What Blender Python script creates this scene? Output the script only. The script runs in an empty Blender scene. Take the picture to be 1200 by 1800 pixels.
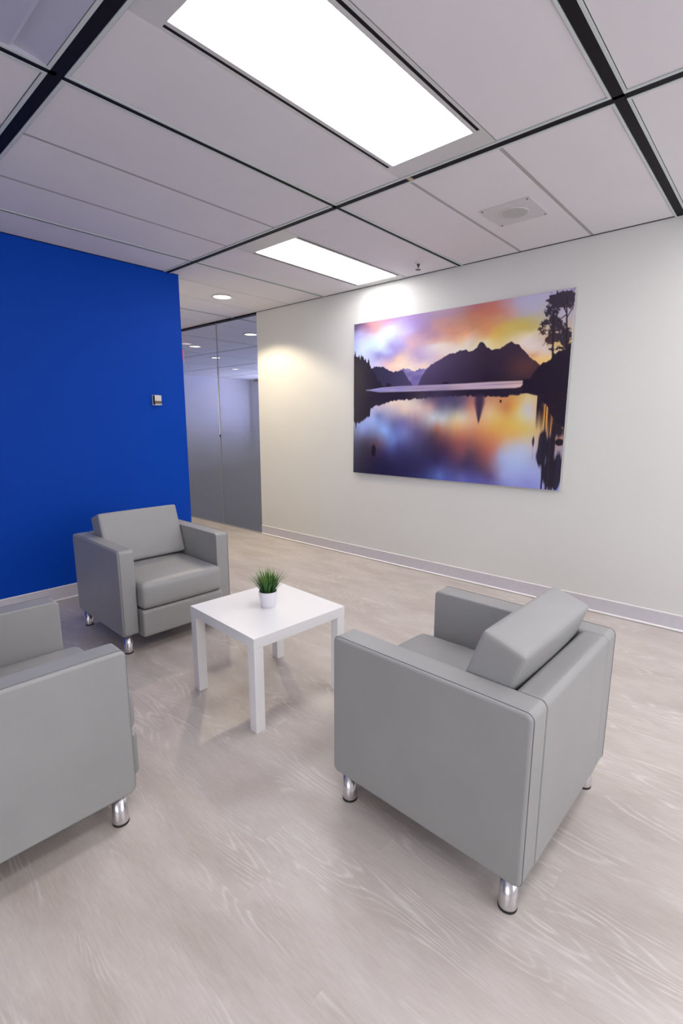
import bpy, bmesh, math, random
import numpy as np
from mathutils import Vector, Matrix
from math import sin, cos, pi, radians
random.seed(7)
C = bpy.context.scene.collection
SC = bpy.context.scene

# ------------------------------------------------------------ camera, world, exposure
cam_d = bpy.data.cameras.new('camera')
cam = bpy.data.objects.new('camera', cam_d); C.objects.link(cam); SC.camera = cam
CF, CPITCH, CYAW, CROLL, CH = 867.693, -0.1808, 0.7308, 0.0019, 1.3659
cam_d.sensor_fit = 'VERTICAL'; cam_d.sensor_height = 36.0
cam_d.lens = CF / 1800 * 36.0
cam_d.clip_start = 0.02
_F = Vector((cos(CPITCH)*cos(CYAW), cos(CPITCH)*sin(CYAW), sin(CPITCH)))
_R = Vector((sin(CYAW), -cos(CYAW), 0)); _U = _R.cross(_F)
_R2 = _R*cos(CROLL) + _U*sin(CROLL); _U2 = -_R*sin(CROLL) + _U*cos(CROLL)
cam.matrix_world = Matrix(((_R2.x, _U2.x, -_F.x, 0), (_R2.y, _U2.y, -_F.y, 0), (_R2.z, _U2.z, -_F.z, CH), (0, 0, 0, 1)))
vs = SC.view_settings
vs.view_transform = 'Standard'; vs.look = 'None'; vs.gamma = 1.0; vs.use_curve_mapping = False
vs.exposure = 0.10
w = bpy.data.worlds.new('world'); SC.world = w; w.use_nodes = True
w.node_tree.nodes['Background'].inputs[0].default_value = (0.55, 0.65, 1.0, 1)
w.node_tree.nodes['Background'].inputs[1].default_value = 1.0
SC.cycles.max_bounces = 10; SC.cycles.diffuse_bounces = 6; SC.cycles.transparent_max_bounces = 12

# light levels
FIXTURE = 9.0          # ceiling fixtures (emission of the lens)
FIXTURE_COL = (1.0, 0.975, 0.985)
REAR_FILL, SIDE_FILL = 42, 48    # fill light from added, unseen windows behind and to the left of the viewpoint
DOWN_COL = (1.0, 0.84, 0.60)

# room dimensions
H = 2.595; WX = 3.7954; BY = 4.0545; BX = 2.43; LX = -3.72; SY = -2.38
GY0, GY1 = 4.722, 8.9          # glass partition extent
FX1, FY1 = 9.6, 12.3           # office beyond the glass

# ------------------------------------------------------------ helpers
def link(name, me, mats=None, parent=None):
    o = bpy.data.objects.new(name, me); C.objects.link(o)
    if mats is not None:
        for m in (mats if isinstance(mats, (list, tuple)) else [mats]): me.materials.append(m)
    if parent is not None: o.parent = parent
    return o
def obj(name, bm, mats, parent=None, smooth=False, wn=False):
    me = bpy.data.meshes.new(name); bm.normal_update(); bm.to_mesh(me); bm.free()
    if smooth or wn:
        for p in me.polygons: p.use_smooth = True
    o = link(name, me, mats, parent)
    if wn:
        md = o.modifiers.new('wn', 'WEIGHTED_NORMAL'); md.keep_sharp = False; md.weight = 80
    return o
def tag(o, label=None, cat=None, group=None, kind=None):
    if label: o['label'] = label
    if cat: o['category'] = cat
    if group: o['group'] = group
    if kind: o['kind'] = kind
    return o
def empty(name, loc, rz=0):
    o = bpy.data.objects.new(name, None); C.objects.link(o)
    o.empty_display_size = 0.1; o.location = loc; o.rotation_euler = (0, 0, rz); return o
def box(bm, x0, y0, z0, x1, y1, z1, mi=0, bev=0, seg=1):
    m = Matrix.Translation(((x0+x1)/2, (y0+y1)/2, (z0+z1)/2)) @ Matrix.Diagonal((x1-x0, y1-y0, z1-z0, 1))
    r = bmesh.ops.create_cube(bm, size=1, matrix=m)
    fs = set(f for v in r['verts'] for f in v.link_faces)
    for f in fs: f.material_index = mi
    if bev:
        es = list(set(e for v in r['verts'] for e in v.link_edges))
        rb = bmesh.ops.bevel(bm, geom=es, offset=bev, segments=seg, profile=0.5, affect='EDGES')
        for f in rb['faces']: f.material_index = mi
def BM(): return bmesh.new()
def boxobj(name, b, mats, parent=None, bev=0, seg=1, **k):
    bm = BM(); box(bm, *b, bev=bev, seg=seg); return obj(name, bm, mats, parent, **k)
def lathe(bm, prof, cx=0, cy=0, n=32, mi=0, caps=True):
    rings = []
    for r, z in prof:
        rings.append([bm.verts.new((cx+r*cos(2*pi*i/n), cy+r*sin(2*pi*i/n), z)) for i in range(n)])
    for a, b in zip(rings, rings[1:]):
        for i in range(n):
            f = bm.faces.new((a[i], a[(i+1) % n], b[(i+1) % n], b[i])); f.material_index = mi
    if caps:
        f = bm.faces.new(rings[0][::-1]); f.material_index = mi
        f = bm.faces.new(rings[-1]); f.material_index = mi
    bmesh.ops.recalc_face_normals(bm, faces=bm.faces[:])
def tube(bm, pts, r, n=6, closed=False):
    rings = []; m = len(pts)
    for i, p in enumerate(pts):
        p = Vector(p)
        a = Vector(pts[(i-1) % m] if closed or i > 0 else pts[i]); b = Vector(pts[(i+1) % m] if closed or i < m-1 else pts[i])
        t = (b-a).normalized(); up = Vector((1, 0, 0)) if abs(t.x) < .9 else Vector((0, 0, 1))
        s = t.cross(up).normalized(); u = s.cross(t)
        rings.append([bm.verts.new(p + s*r*cos(2*pi*k/n) + u*r*sin(2*pi*k/n)) for k in range(n)])
    for i in range(m if closed else m-1):
        a, b = rings[i], rings[(i+1) % m]
        for k in range(n): bm.faces.new((a[k], a[(k+1) % n], b[(k+1) % n], b[k]))

# ------------------------------------------------------------ materials
def lin(h):
    c = [int(h[i:i+2], 16)/255 for i in (0, 2, 4)]
    return tuple(x/12.92 if x <= .04045 else ((x+.055)/1.055)**2.4 for x in c)
def mat(name, col, rough=.5, metal=0, noise=0, nscale=8, bump=0, bscale=200, spec=.5, emit=None, es=0, coat=0):
    m = bpy.data.materials.new(name); m.use_nodes = True; nt = m.node_tree; N = nt.nodes; L = nt.links
    b = N['Principled BSDF']
    if isinstance(col, str): col = lin(col)
    b.inputs['Base Color'].default_value = (*col, 1); b.inputs['Roughness'].default_value = rough
    b.inputs['Metallic'].default_value = metal; b.inputs['Specular IOR Level'].default_value = spec
    b.inputs['Coat Weight'].default_value = coat
    if emit: b.inputs['Emission Color'].default_value = (*emit, 1); b.inputs['Emission Strength'].default_value = es
    if noise or bump:
        tc = N.new('ShaderNodeTexCoord')
    if noise:
        n = N.new('ShaderNodeTexNoise'); n.inputs['Scale'].default_value = nscale; n.inputs['Detail'].default_value = 4
        L.new(tc.outputs['Object'], n.inputs['Vector'])
        r = N.new('ShaderNodeMapRange'); r.inputs['From Min'].default_value = .3; r.inputs['From Max'].default_value = .7
        r.inputs['To Min'].default_value = 1-noise; r.inputs['To Max'].default_value = 1+noise
        L.new(n.outputs['Fac'], r.inputs['Value'])
        mx = N.new('ShaderNodeVectorMath'); mx.operation = 'SCALE'; mx.inputs[0].default_value = col
        L.new(r.outputs[0], mx.inputs['Scale']); L.new(mx.outputs[0], b.inputs['Base Color'])
    if bump:
        n = N.new('ShaderNodeTexNoise'); n.inputs['Scale'].default_value = bscale; n.inputs['Detail'].default_value = 3
        L.new(tc.outputs['Object'], n.inputs['Vector'])
        bp = N.new('ShaderNodeBump'); bp.inputs['Strength'].default_value = bump; bp.inputs['Distance'].default_value = .002
        L.new(n.outputs['Fac'], bp.inputs['Height']); L.new(bp.outputs[0], b.inputs['Normal'])
    return m
M = {}
M['white_wall'] = mat('white_wall', (.685, .685, .65), .55, noise=.012, nscale=2, bump=.05, bscale=350)
M['blue_wall'] = mat('blue_wall', (.0004, .056, .43), .55, spec=.12, noise=.02, nscale=2, bump=.05, bscale=350)
M['lavender_wall'] = mat('lavender_wall', (.55, .56, .70), .6, noise=.02, nscale=1)
M['base'] = mat('vinyl_base', (.60, .575, .61), .35, noise=.03, nscale=30)
M['base_edge'] = mat('base_edge', (.85, .83, .82), .35)
M['panel'] = mat('ceiling_panel', (.76, .74, .77), .75, noise=.015, nscale=3, bump=.12, bscale=500)
M['rail'] = mat('grid_rail', (.60, .65, .64), .45)
M['seam'] = mat('seam_strip', (.40, .39, .39), .6)
M['slot'] = mat('slot_black', (.005, .004, .009), .6, spec=.2)
M['lens'] = mat('lamp_lens', (.8, .8, .8), .4, emit=FIXTURE_COL, es=FIXTURE)
M['offlens'] = mat('satin_lens', (.50, .50, .60), .3)
M['down'] = mat('downlight_lens', (.8, .8, .8), .4, emit=(1.0, .93, .82), es=3.0)
M['trim_white'] = mat('trim_white', (.62, .62, .62), .4)
M['speaker'] = mat('speaker_plate', (.62, .61, .63), .5)
M['tan'] = mat('tan_tape', (.50, .40, .27), .7)
M['chrome'] = mat('chrome', (.72, .70, .72), .24, metal=1)
M['dark_metal'] = mat('dark_metal', (.06, .05, .06), .4, metal=.6)
M['rubber'] = mat('black_rubber', (.012, .012, .014), .5)
M['leather'] = mat('grey_leather', (.325, .326, .322), .42, noise=.03, nscale=6, bump=.22, bscale=420, spec=.45)
M['piping'] = mat('grey_piping', (.15, .155, .165), .5)
M['table'] = mat('white_laminate', (.88, .88, .88), .28, noise=.005, nscale=4)
M['pot'] = mat('white_pot', (.80, .79, .84), .35)
M['soil'] = mat('soil', (.012, .014, .008), .9, noise=.4, nscale=120)
M['beige'] = mat('beige_plastic', (.50, .46, .38), .45)
M['brown'] = mat('brown_plastic', (.16, .125, .075), .5)
M['ivory'] = mat('ivory_plastic', (.68, .65, .59), .45)
M['carpet'] = mat('grey_carpet', (.10, .105, .10), .95, noise=.15, nscale=60)
M['red'] = mat('red_lit', (.4, .02, .03), .4, emit=(1.0, .10, .14), es=.8)
M['edge'] = mat('print_edge', (.50, .50, .52), .3)

def floor_mat():
    m = bpy.data.materials.new('vinyl_plank'); m.use_nodes = True; nt = m.node_tree; N = nt.nodes; L = nt.links
    b = N['Principled BSDF']
    g = N.new('ShaderNodeNewGeometry'); oi = N.new('ShaderNodeObjectInfo')
    def math_(op, a, c=None, d=None):
        n = N.new('ShaderNodeMath'); n.operation = op
        for i, v in enumerate((a, c, d)):
            if v is None: continue
            if isinstance(v, (int, float)): n.inputs[i].default_value = v
            else: L.new(v, n.inputs[i])
        return n.outputs[0]
    # random offset per plank, so that the figure changes from plank to plank
    off = N.new('ShaderNodeCombineXYZ'); L.new(math_('MULTIPLY', oi.outputs['Random'], 37.0), off.inputs[0]); L.new(math_('MULTIPLY', oi.outputs['Random'], 91.0), off.inputs[1])
    add = N.new('ShaderNodeVectorMath'); add.operation = 'ADD'; L.new(g.outputs['Position'], add.inputs[0]); L.new(off.outputs[0], add.inputs[1])
    def noise(sx, sy, sc, det=4, dist=0, src=None):
        mp = N.new('ShaderNodeMapping'); mp.inputs['Scale'].default_value = (sx, sy, 1); L.new(src or add.outputs[0], mp.inputs[0])
        n = N.new('ShaderNodeTexNoise'); n.inputs['Scale'].default_value = sc; n.inputs['Detail'].default_value = det; n.inputs['Distortion'].default_value = dist
        L.new(mp.outputs[0], n.inputs['Vector']); return n.outputs['Fac']
    fine = noise(26, 3.0, 6, 7, .5)
    broad = noise(4.5, 1.5, 1.6, 4, .4, g.outputs['Position'])
    field = noise(5.5, .75, 1.25, 1.5, .2)
    # cathedral figure: contour lines of a slow field stretched along the plank
    cont = math_('PINGPONG', math_('MULTIPLY', field, 26.0), .5)
    line = N.new('ShaderNodeMapRange'); line.inputs['From Min'].default_value = .24; line.inputs['From Max'].default_value = .5; L.new(cont, line.inputs['Value'])
    figmask = N.new('ShaderNodeMapRange'); figmask.inputs['From Min'].default_value = .49; figmask.inputs['From Max'].default_value = .62; L.new(noise(3.5, .8, 1.6, 2), figmask.inputs['Value'])
    fig = math_('MULTIPLY', math_('MULTIPLY', line.outputs[0], figmask.outputs[0]), math_('ADD', math_('MULTIPLY', fine, 1.9), -.35))
    v = math_('ADD', math_('MULTIPLY', math_('SUBTRACT', fine, .5), .60), math_('MULTIPLY', math_('SUBTRACT', broad, .5), 1.2))
    v = math_('ADD', v, math_('MULTIPLY', math_('SUBTRACT', oi.outputs['Random'], .5), .05))
    v = math_('ADD', v, .5)
    cr = N.new('ShaderNodeValToRGB'); L.new(v, cr.inputs[0])
    e = cr.color_ramp.elements
    e[0].position = .1; e[0].color = (.440, .385, .340, 1); e[1].position = .9; e[1].color = (.635, .585, .545, 1)
    k = e.new(.5); k.color = (.538, .486, .446, 1)
    mx = N.new('ShaderNodeMix'); mx.data_type = 'RGBA'; L.new(fig, mx.inputs[0]); L.new(cr.outputs[0], mx.inputs[6]); mx.inputs[7].default_value = (.71, .67, .635, 1)
    L.new(mx.outputs[2], b.inputs['Base Color'])
    b.inputs['Roughness'].default_value = .38; b.inputs['Specular IOR Level'].default_value = .4
    bp = N.new('ShaderNodeBump'); bp.inputs['Strength'].default_value = .08; bp.inputs['Distance'].default_value = .001
    L.new(fine, bp.inputs['Height']); L.new(bp.outputs[0], b.inputs['Normal'])
    return m
M['plank'] = floor_mat()

def glass_mat():
    m = bpy.data.materials.new('frosted_gradient_glass'); m.use_nodes = True; nt = m.node_tree; N = nt.nodes; L = nt.links
    out = N['Material Output']; N.remove(N['Principled BSDF'])
    g = N.new('ShaderNodeNewGeometry'); s = N.new('ShaderNodeSeparateXYZ'); L.new(g.outputs['Position'], s.inputs[0])
    cr = N.new('ShaderNodeValToRGB'); mr = N.new('ShaderNodeMapRange'); mr.inputs['From Min'].default_value = 0; mr.inputs['From Max'].default_value = 2.6
    L.new(s.outputs['Z'], mr.inputs['Value']); L.new(mr.outputs[0], cr.inputs[0])
    e = cr.color_ramp.elements
    cr.color_ramp.interpolation = 'B_SPLINE'
    e[0].position = .10; e[0].color = (.85, .85, .85, 1); e[1].position = .86; e[1].color = (0, 0, 0, 1)
    for p, v in ((.30, .80), (.42, .60), (.54, .34), (.70, .24)):
        k = e.new(p); k.color = (v, v, v, 1)
    tr = N.new('ShaderNodeBsdfTransparent'); tr.inputs[0].default_value = (.93, .92, .93, 1)
    gl = N.new('ShaderNodeBsdfGlossy'); gl.inputs['Roughness'].default_value = .02; gl.inputs[0].default_value = (1, 1, 1, 1)
    fr = N.new('ShaderNodeFresnel'); ir = N.new('ShaderNodeMapRange'); L.new(g.outputs['Backfacing'], ir.inputs['Value']); ir.inputs['To Min'].default_value = 1.45; ir.inputs['To Max'].default_value = 1/1.45; L.new(ir.outputs[0], fr.inputs[0])
    clear = N.new('ShaderNodeMixShader'); L.new(fr.outputs[0], clear.inputs[0]); L.new(tr.outputs[0], clear.inputs[1]); L.new(gl.outputs[0], clear.inputs[2])
    df = N.new('ShaderNodeBsdfDiffuse'); df.inputs[0].default_value = (.24, .25, .25, 1)
    tl = N.new('ShaderNodeBsdfTranslucent'); tl.inputs[0].default_value = (.42, .43, .46, 1)
    frost = N.new('ShaderNodeMixShader'); frost.inputs[0].default_value = .45; L.new(df.outputs[0], frost.inputs[1]); L.new(tl.outputs[0], frost.inputs[2])
    mx = N.new('ShaderNodeMixShader'); L.new(cr.outputs[0], mx.inputs[0]); L.new(clear.outputs[0], mx.inputs[1]); L.new(frost.outputs[0], mx.inputs[2])
    L.new(mx.outputs[0], out.inputs[0]); return m
M['glass'] = glass_mat()

def attr_mat(name, rough, attr='col'):
    m = bpy.data.materials.new(name); m.use_nodes = True; N = m.node_tree.nodes
    a = N.new('ShaderNodeAttribute'); a.attribute_name = attr
    m.node_tree.links.new(a.outputs['Color'], N['Principled BSDF'].inputs['Base Color'])
    N['Principled BSDF'].inputs['Roughness'].default_value = rough
    return m
M['print'] = attr_mat('printed_landscape', .22)
M['leaf'] = attr_mat('grass_leaf', .5)

# ------------------------------------------------------------ room shell
# floor: base slab with planks laid along Y
fl = tag(boxobj('floor', (LX-.1, SY-.1, -.12, WX+.1, 9.0, -.004), M['base']), 'pale greige wood-look plank floor', kind='structure')
PW, PL = .182, 1.22
cache = {}
def plank_mesh(wd, ln):
    k = (round(wd, 4), round(ln, 4))
    if k not in cache:
        bm = BM(); g = .00004
        box(bm, -wd/2+g, -ln/2+g, -.0035, wd/2-g, ln/2-g, 0, bev=.00012)
        me = bpy.data.meshes.new('plank'); bm.to_mesh(me); bm.free(); me.materials.append(M['plank']); cache[k] = me
    return cache[k]
rest = BM()
x = WX; col = 0
def regions(xc):
    # floor reaches 9.0 m only in the hall beside the glass
    return (SY, 9.0) if xc > BX-.1 else (SY, BY)
while x > LX + .01:
    wd = min(PW, x-LX); xc = x-wd/2; y0, y1 = regions(xc)
    y = y0 - random.Random(col*13+5).uniform(.1, PL-.1)
    while y < y1-.005:
        a, b = max(y, y0), min(y+PL, y1)
        if b-a > .004:
            seen = xc > -.35 and b > .1 and (xc+b) > .75 and (b - xc) > -3.0
            if seen:
                o = bpy.data.objects.new('plank', plank_mesh(wd, b-a)); C.objects.link(o)
                o.location = (xc, (a+b)/2, 0); o.parent = fl
            else:
                box(rest, xc-wd/2+.0003, a+.0003, -.0035, xc+wd/2-.0003, b-.0003, 0)
        y += PL
    x -= PW; col += 1
tag(obj('plank_field', rest, M['plank'], fl), kind='stuff')

def struct(name, b, m, label, **k): return tag(boxobj(name, b, m, **k), label, kind='structure')
TOP = H+.12
struct('wall_right', (WX, SY, -.004, WX+.1, GY0-.004, TOP), M['white_wall'], 'long off-white painted wall with the landscape print')
bw = struct('wall_back', (LX, BY, -.004, BX, BY+.12, H+.008), M['blue_wall'], 'deep blue painted accent wall behind the armchair', bev=.003)
wl = BM(); VA, VB = -2.0, 1.0
box(wl, LX-.1, SY, -.004, LX, VA, TOP); box(wl, LX-.1, VB, -.004, LX, BY+.12, TOP); box(wl, LX-.1, VA, -.004, LX, VB, .75); box(wl, LX-.1, VA, 2.35, LX, VB, TOP)
tag(obj('wall_left', wl, M['white_wall']), 'off-white wall out of view on the left', kind='structure')
wn_ = empty('window_5', (LX-.05, VA, .75)); tag(wn_, 'added window out of view on the left, for fill light', kind='structure')
fb = BM(); ww, wh = VB-VA, 1.6
for b_ in ((0, 0, ww, .05), (0, wh-.05, ww, wh), (0, .05, .05, wh-.05), (ww-.05, .05, ww, wh-.05), (ww/2-.02, .05, ww/2+.02, wh-.05)):
    box(fb, -.025, b_[0], b_[1], .025, b_[2], b_[3])
obj('window_frame', fb, M['dark_metal'], wn_)
ld = bpy.data.lights.new('window_daylight', 'AREA'); ld.shape = 'RECTANGLE'; ld.size = wh; ld.size_y = ww; ld.energy = SIDE_FILL; ld.color = (1.0, .98, .98)  # lamp of the added left window, brightens faces turned that way
lo = bpy.data.objects.new('window_daylight', ld); C.objects.link(lo); lo.location = (LX-.16, (VA+VB)/2, 1.55); lo.rotation_euler = (0, -pi/2, 0)
wf = BM(); WA, WB, WZ0, WZ1 = .2, 3.5, .75, 2.35
box(wf, LX-.1, SY-.1, -.004, WA, SY, TOP); box(wf, WB, SY-.1, -.004, WX+.1, SY, TOP); box(wf, WA, SY-.1, -.004, WB, SY, WZ0); box(wf, WA, SY-.1, WZ1, WB, SY, TOP)
tag(obj('wall_front', wf, M['white_wall']), 'off-white wall behind the viewpoint', kind='structure')
wn_ = empty('window_4', (WA, SY-.05, WZ0)); tag(wn_, 'added unseen window behind the viewpoint, for fill light', kind='structure')
fb = BM(); ww, wh = WB-WA, WZ1-WZ0
for b_ in ((0, 0, ww, .05), (0, wh-.05, ww, wh), (0, .05, .05, wh-.05), (ww-.05, .05, ww, wh-.05), (ww/2-.02, .05, ww/2+.02, wh-.05)):
    box(fb, b_[0], -.025, b_[1], b_[2], .025, b_[3])
obj('window_frame', fb, M['dark_metal'], wn_)
ld = bpy.data.lights.new('window_daylight', 'AREA'); ld.shape = 'RECTANGLE'; ld.size = ww; ld.size_y = wh; ld.energy = REAR_FILL; ld.color = (1.0, .98, .98)  # lamp of the added rear window, lifts the fill from behind
lo = bpy.data.objects.new('window_daylight', ld); C.objects.link(lo); lo.location = ((WA+WB)/2, SY-.16, (WZ0+WZ1)/2); lo.rotation_euler = (pi/2, 0, 0)
struct('wall_hall', (BX-.12, BY+.12, -.004, BX, 9.0, TOP), M['white_wall'], 'off-white side wall of the hall behind the blue wall')
struct('wall_hall_end', (BX-.12, 9.0, -.004, WX+.1, 9.1, TOP), M['white_wall'], 'off-white end wall of the hall')
# office beyond the glass
struct('floor_office', (WX+.1, 3.0, -.12, FX1+.1, FY1+.1, -.002), M['carpet'], 'dark grey carpet of the office beyond the glass')
struct('wall_office_back', (WX+.1, FY1, -.002, FX1+.1, FY1+.1, TOP), M['lavender_wall'], 'pale back wall of the office beyond the glass')
struct('wall_office_near', (WX+.1, 2.9, -.002, FX1+.1, 3.0, TOP), M['lavender_wall'], 'pale near wall of the office beyond the glass')
struct('wall_office_side', (WX, 9.1, -.002, WX+.1, FY1+.1, TOP), M['lavender_wall'], 'pale side wall of the office beyond the glass')
# exterior wall with a ribbon window
ow = BM()
box(ow, FX1, 3.0, -.002, FX1+.12, FY1, .85); box(ow, FX1, 3.0, 2.3, FX1+.12, FY1, TOP)
for yy in (3.0, 5.9, 9.0, 11.9): box(ow, FX1, yy, .85, FX1+.12, yy+.4 if yy < 11 else FY1, 2.3)
tag(obj('wall_office_outer', ow, M['lavender_wall']), 'outer wall of the office with windows', kind='structure')
for i, yy in enumerate((3.4, 6.3, 9.4)):
    y2 = (5.9, 9.0, 11.9)[i]
    wn_ = empty('window_%d' % (i+1), (FX1, yy, .85)); tag(wn_, 'daylit office window', kind='structure')
    fb = BM()
    for (a, b) in (((0, 0), (y2-yy, .05)), ((0, 1.40), (y2-yy, 1.45)), ((0, .05), (.05, 1.4)), ((y2-yy-.05, .05), (y2-yy, 1.4)), (((y2-yy)/2-.02, .05), ((y2-yy)/2+.02, 1.4))):
        box(fb, .03, a[0], a[1], .08, b[0], b[1])
    obj('window_frame', fb, M['dark_metal'], wn_)
    ld = bpy.data.lights.new('window_daylight', 'AREA'); ld.shape = 'RECTANGLE'; ld.size = y2-yy; ld.size_y = 1.4
    ld.energy = 165; ld.color = (.60, .66, 1.0)
    lo = bpy.data.objects.new('window_daylight', ld); C.objects.link(lo); lo.location = (FX1+.16, (yy+y2)/2, 1.57); lo.rotation_euler = (0, pi/2, 0)
blind = boxobj('blind_box', (FX1-.16, 10.2, H-.07, FX1-.02, FY1-.35, H-.008), M['slot']); tag(blind, 'dark blind box at the ceiling far beyond the glass', 'blind')

# ------------------------------------------------------------ ceiling
ce = tag(boxobj('ceiling', (LX-.1, SY-.1, H+.045, FX1+.1, FY1+.1, H+.12), M['slot']), 'suspended ceiling of pale panels in black slotted grid', kind='structure')
XL = [(-3.72, 0), (-2.2, .040), (-.70, .046), (.827, .048), (2.325, .040), (WX, 0)]          # slots running along Y: (x, width)
YL = [(SY, 0), (-.87, .046), (.648, .044), (2.130, .027), (3.642, .018), (5.175, .018), (6.70, .014), (8.22, .014), (9.74, .014), (11.26, .014), (FY1, 0)]
XO = [(WX+.1, 0), (5.44, .016), (6.95, .016), (8.45, .016), (FX1, 0)]
def seams(a, b):
    d = {(.648, 2.130): (1.146, 1.636), (2.130, 3.642): (2.645, 3.16), (3.642, 5.175): (4.145, 4.680)}.get((a, b))
    return d or (a+(b-a)/3, a+2*(b-a)/3)
FR = .013    # rail face
panels = []; fixtures = []
FIX = {(2, 2): 1, (3, 3): 1, (3, 1): 1, (2, 0): 1, (1, 1): 1}   # (column, row) -> 1 lit, 2 unlit; last three are added, unseen light sources
def module(x0, w0, x1, w1, y0, v0, y1, v1, fix, office=False, ymax=None):
    """one ceiling module: rails round it, three panels (middle one may be a fixture)"""
    ax, bx_ = x0+w0/2, x1-w1/2; ay, by_ = y0+v0/2, y1-v1/2
    if ymax: by_ = min(by_, ymax)
    fr = FR if not office else .010
    rb = BM(); lo, hi = H, H+.007
    if w0: box(rb, ax, ay, lo, ax+fr, by_, hi)
    if w1: box(rb, bx_-fr, ay, lo, bx_, by_, hi)
    rx0 = ax+(fr if w0 else 0); rx1 = bx_-(fr if w1 else 0)
    if v0: box(rb, rx0, ay, lo, rx1, ay+fr*.8, hi)
    if v1 and not (ymax and ymax < y1): box(rb, rx0, by_-fr*.8, lo, rx1, by_, hi)
    obj('grid_rail', rb, M['rail'], ce)
    e_ = .0015; sb = BM()
    box(sb, x0 if not w0 else x0-w0/2, y0-v0/2, H+.002, ax-e_ if w0 else x0+.001, by_, H+.012)
    if v0: box(sb, ax, y0-v0/2, H+.002, x1, ay-e_, H+.012)
    obj('slot_liner', sb, M['slot'], ce)
    g = .0025; edge = .007
    px0 = rx0+(g if w0 else edge); px1 = rx1-(g if w1 else edge)
    s1, s2 = seams(y0, y1); sw = .009 if not office else .004
    if fix: m_ = {(.648, 2.130): 1.394, (2.130, 3.642): 2.892}.get((y0, y1), (y0+y1)/2); s1, s2, sw = m_-.261, m_+.261, .002
    if y0 > 3 and not office: sw = .004
    yA = ay+(fr*.8+g if v0 else edge); yB = by_-(fr*.8+g if v1 and not (ymax and ymax < y1) else edge)
    segs = [(yA, s1-sw), (s1+sw, s2-sw), (s2+sw, yB)]
    for i, (a, b) in enumerate(segs):
        b = min(b, yB)
        if b-a < .03: continue
        if office is False and abs(x1-.827) < .01 and abs(y0-.648) < .01 and i == 2:
            lb = BM(); prof = [(px1, .002), (px1-.012, .006), (px1-.10, .020), (px1-.115, .008), (px0+.115, .008), (px0+.10, .020), (px0, .002)]
            vv_ = [[lb.verts.new((xx, yy, H+zz)) for xx, zz in prof] for yy in (a, b)]
            for k in range(len(prof)-1): lb.faces.new((vv_[0][k], vv_[0][k+1], vv_[1][k+1], vv_[1][k]))
            lb.faces.new([vv_[0][k] for k in range(len(prof))]); lb.faces.new([vv_[1][k] for k in range(len(prof))][::-1]); t4 = [lb.verts.new((xx, yy, H+.03)) for xx, yy in ((px0, a), (px1, a), (px1, b), (px0, b))]; lb.faces.new(t4)
            o = obj('ceiling_panel', lb, M['offlens'], ce); o['label'] = 'satin panel with folded edges'; continue
        if i == 1 and fix: fixtures.append((px0, px1, a, b, fix)); continue
        o = boxobj('ceiling_panel', (px0, a, H+.004, px1, b, H+.022), M['panel'], ce, bev=.002)
        if not fix and (a < s1 and i == 0 and s1 < yB and not office or (i == 1 and s2 < yB and not office)):
            s = s1 if i == 0 else s2
            boxobj('seam_strip', (px0, s-sw, H+.0045, px1, s+sw, H+.02), M['seam'], ce)
for i in range(-1, 4):
    for j in range(10):
        x0, w0 = XL[i+1]; x1, w1 = XL[i+2]; y0, v0 = YL[j]; y1, v1 = YL[j+1]
        if y0 > 9.1: continue
        ymax = None
        if i < 3:
            if y0 >= BY: continue
            if y1 > BY: ymax = BY
        if i == 3 and j == 7: ymax = 8.99
        if i == 3 and j > 7: continue
        module(x0, w0, x1, w1, y0, v0, y1, v1, FIX.get((i, j), 0), ymax=ymax)
for i in range(4):
    for j in range(4, 10):
        x0, w0 = XO[i]; x1, w1 = XO[i+1]; y0, v0 = YL[j]; y1, v1 = YL[j+1]
        module(x0, w0, x1, w1, y0, v0, y1, v1, 0, office=True)
for y0_, y1_ in ((SY, GY0), ):
    boxobj('shadow_line', (WX-.0065, y0_, H+.001, WX-.0005, y1_, H+.004), M['slot'], ce)  # dark strip standing in for the shadow line where ceiling meets wall
boxobj('shadow_line', (LX, BY-.0065, H+.001, BX, BY-.0005, H+.004), M['slot'], ce)
# tape patch
boxobj('seam_strip', (2.325-.014, 1.602, H+.001, 2.325+.022, 1.628, H+.012), M['tan'], ce)['label'] = 'tan tape patch in the black slot'

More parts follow.
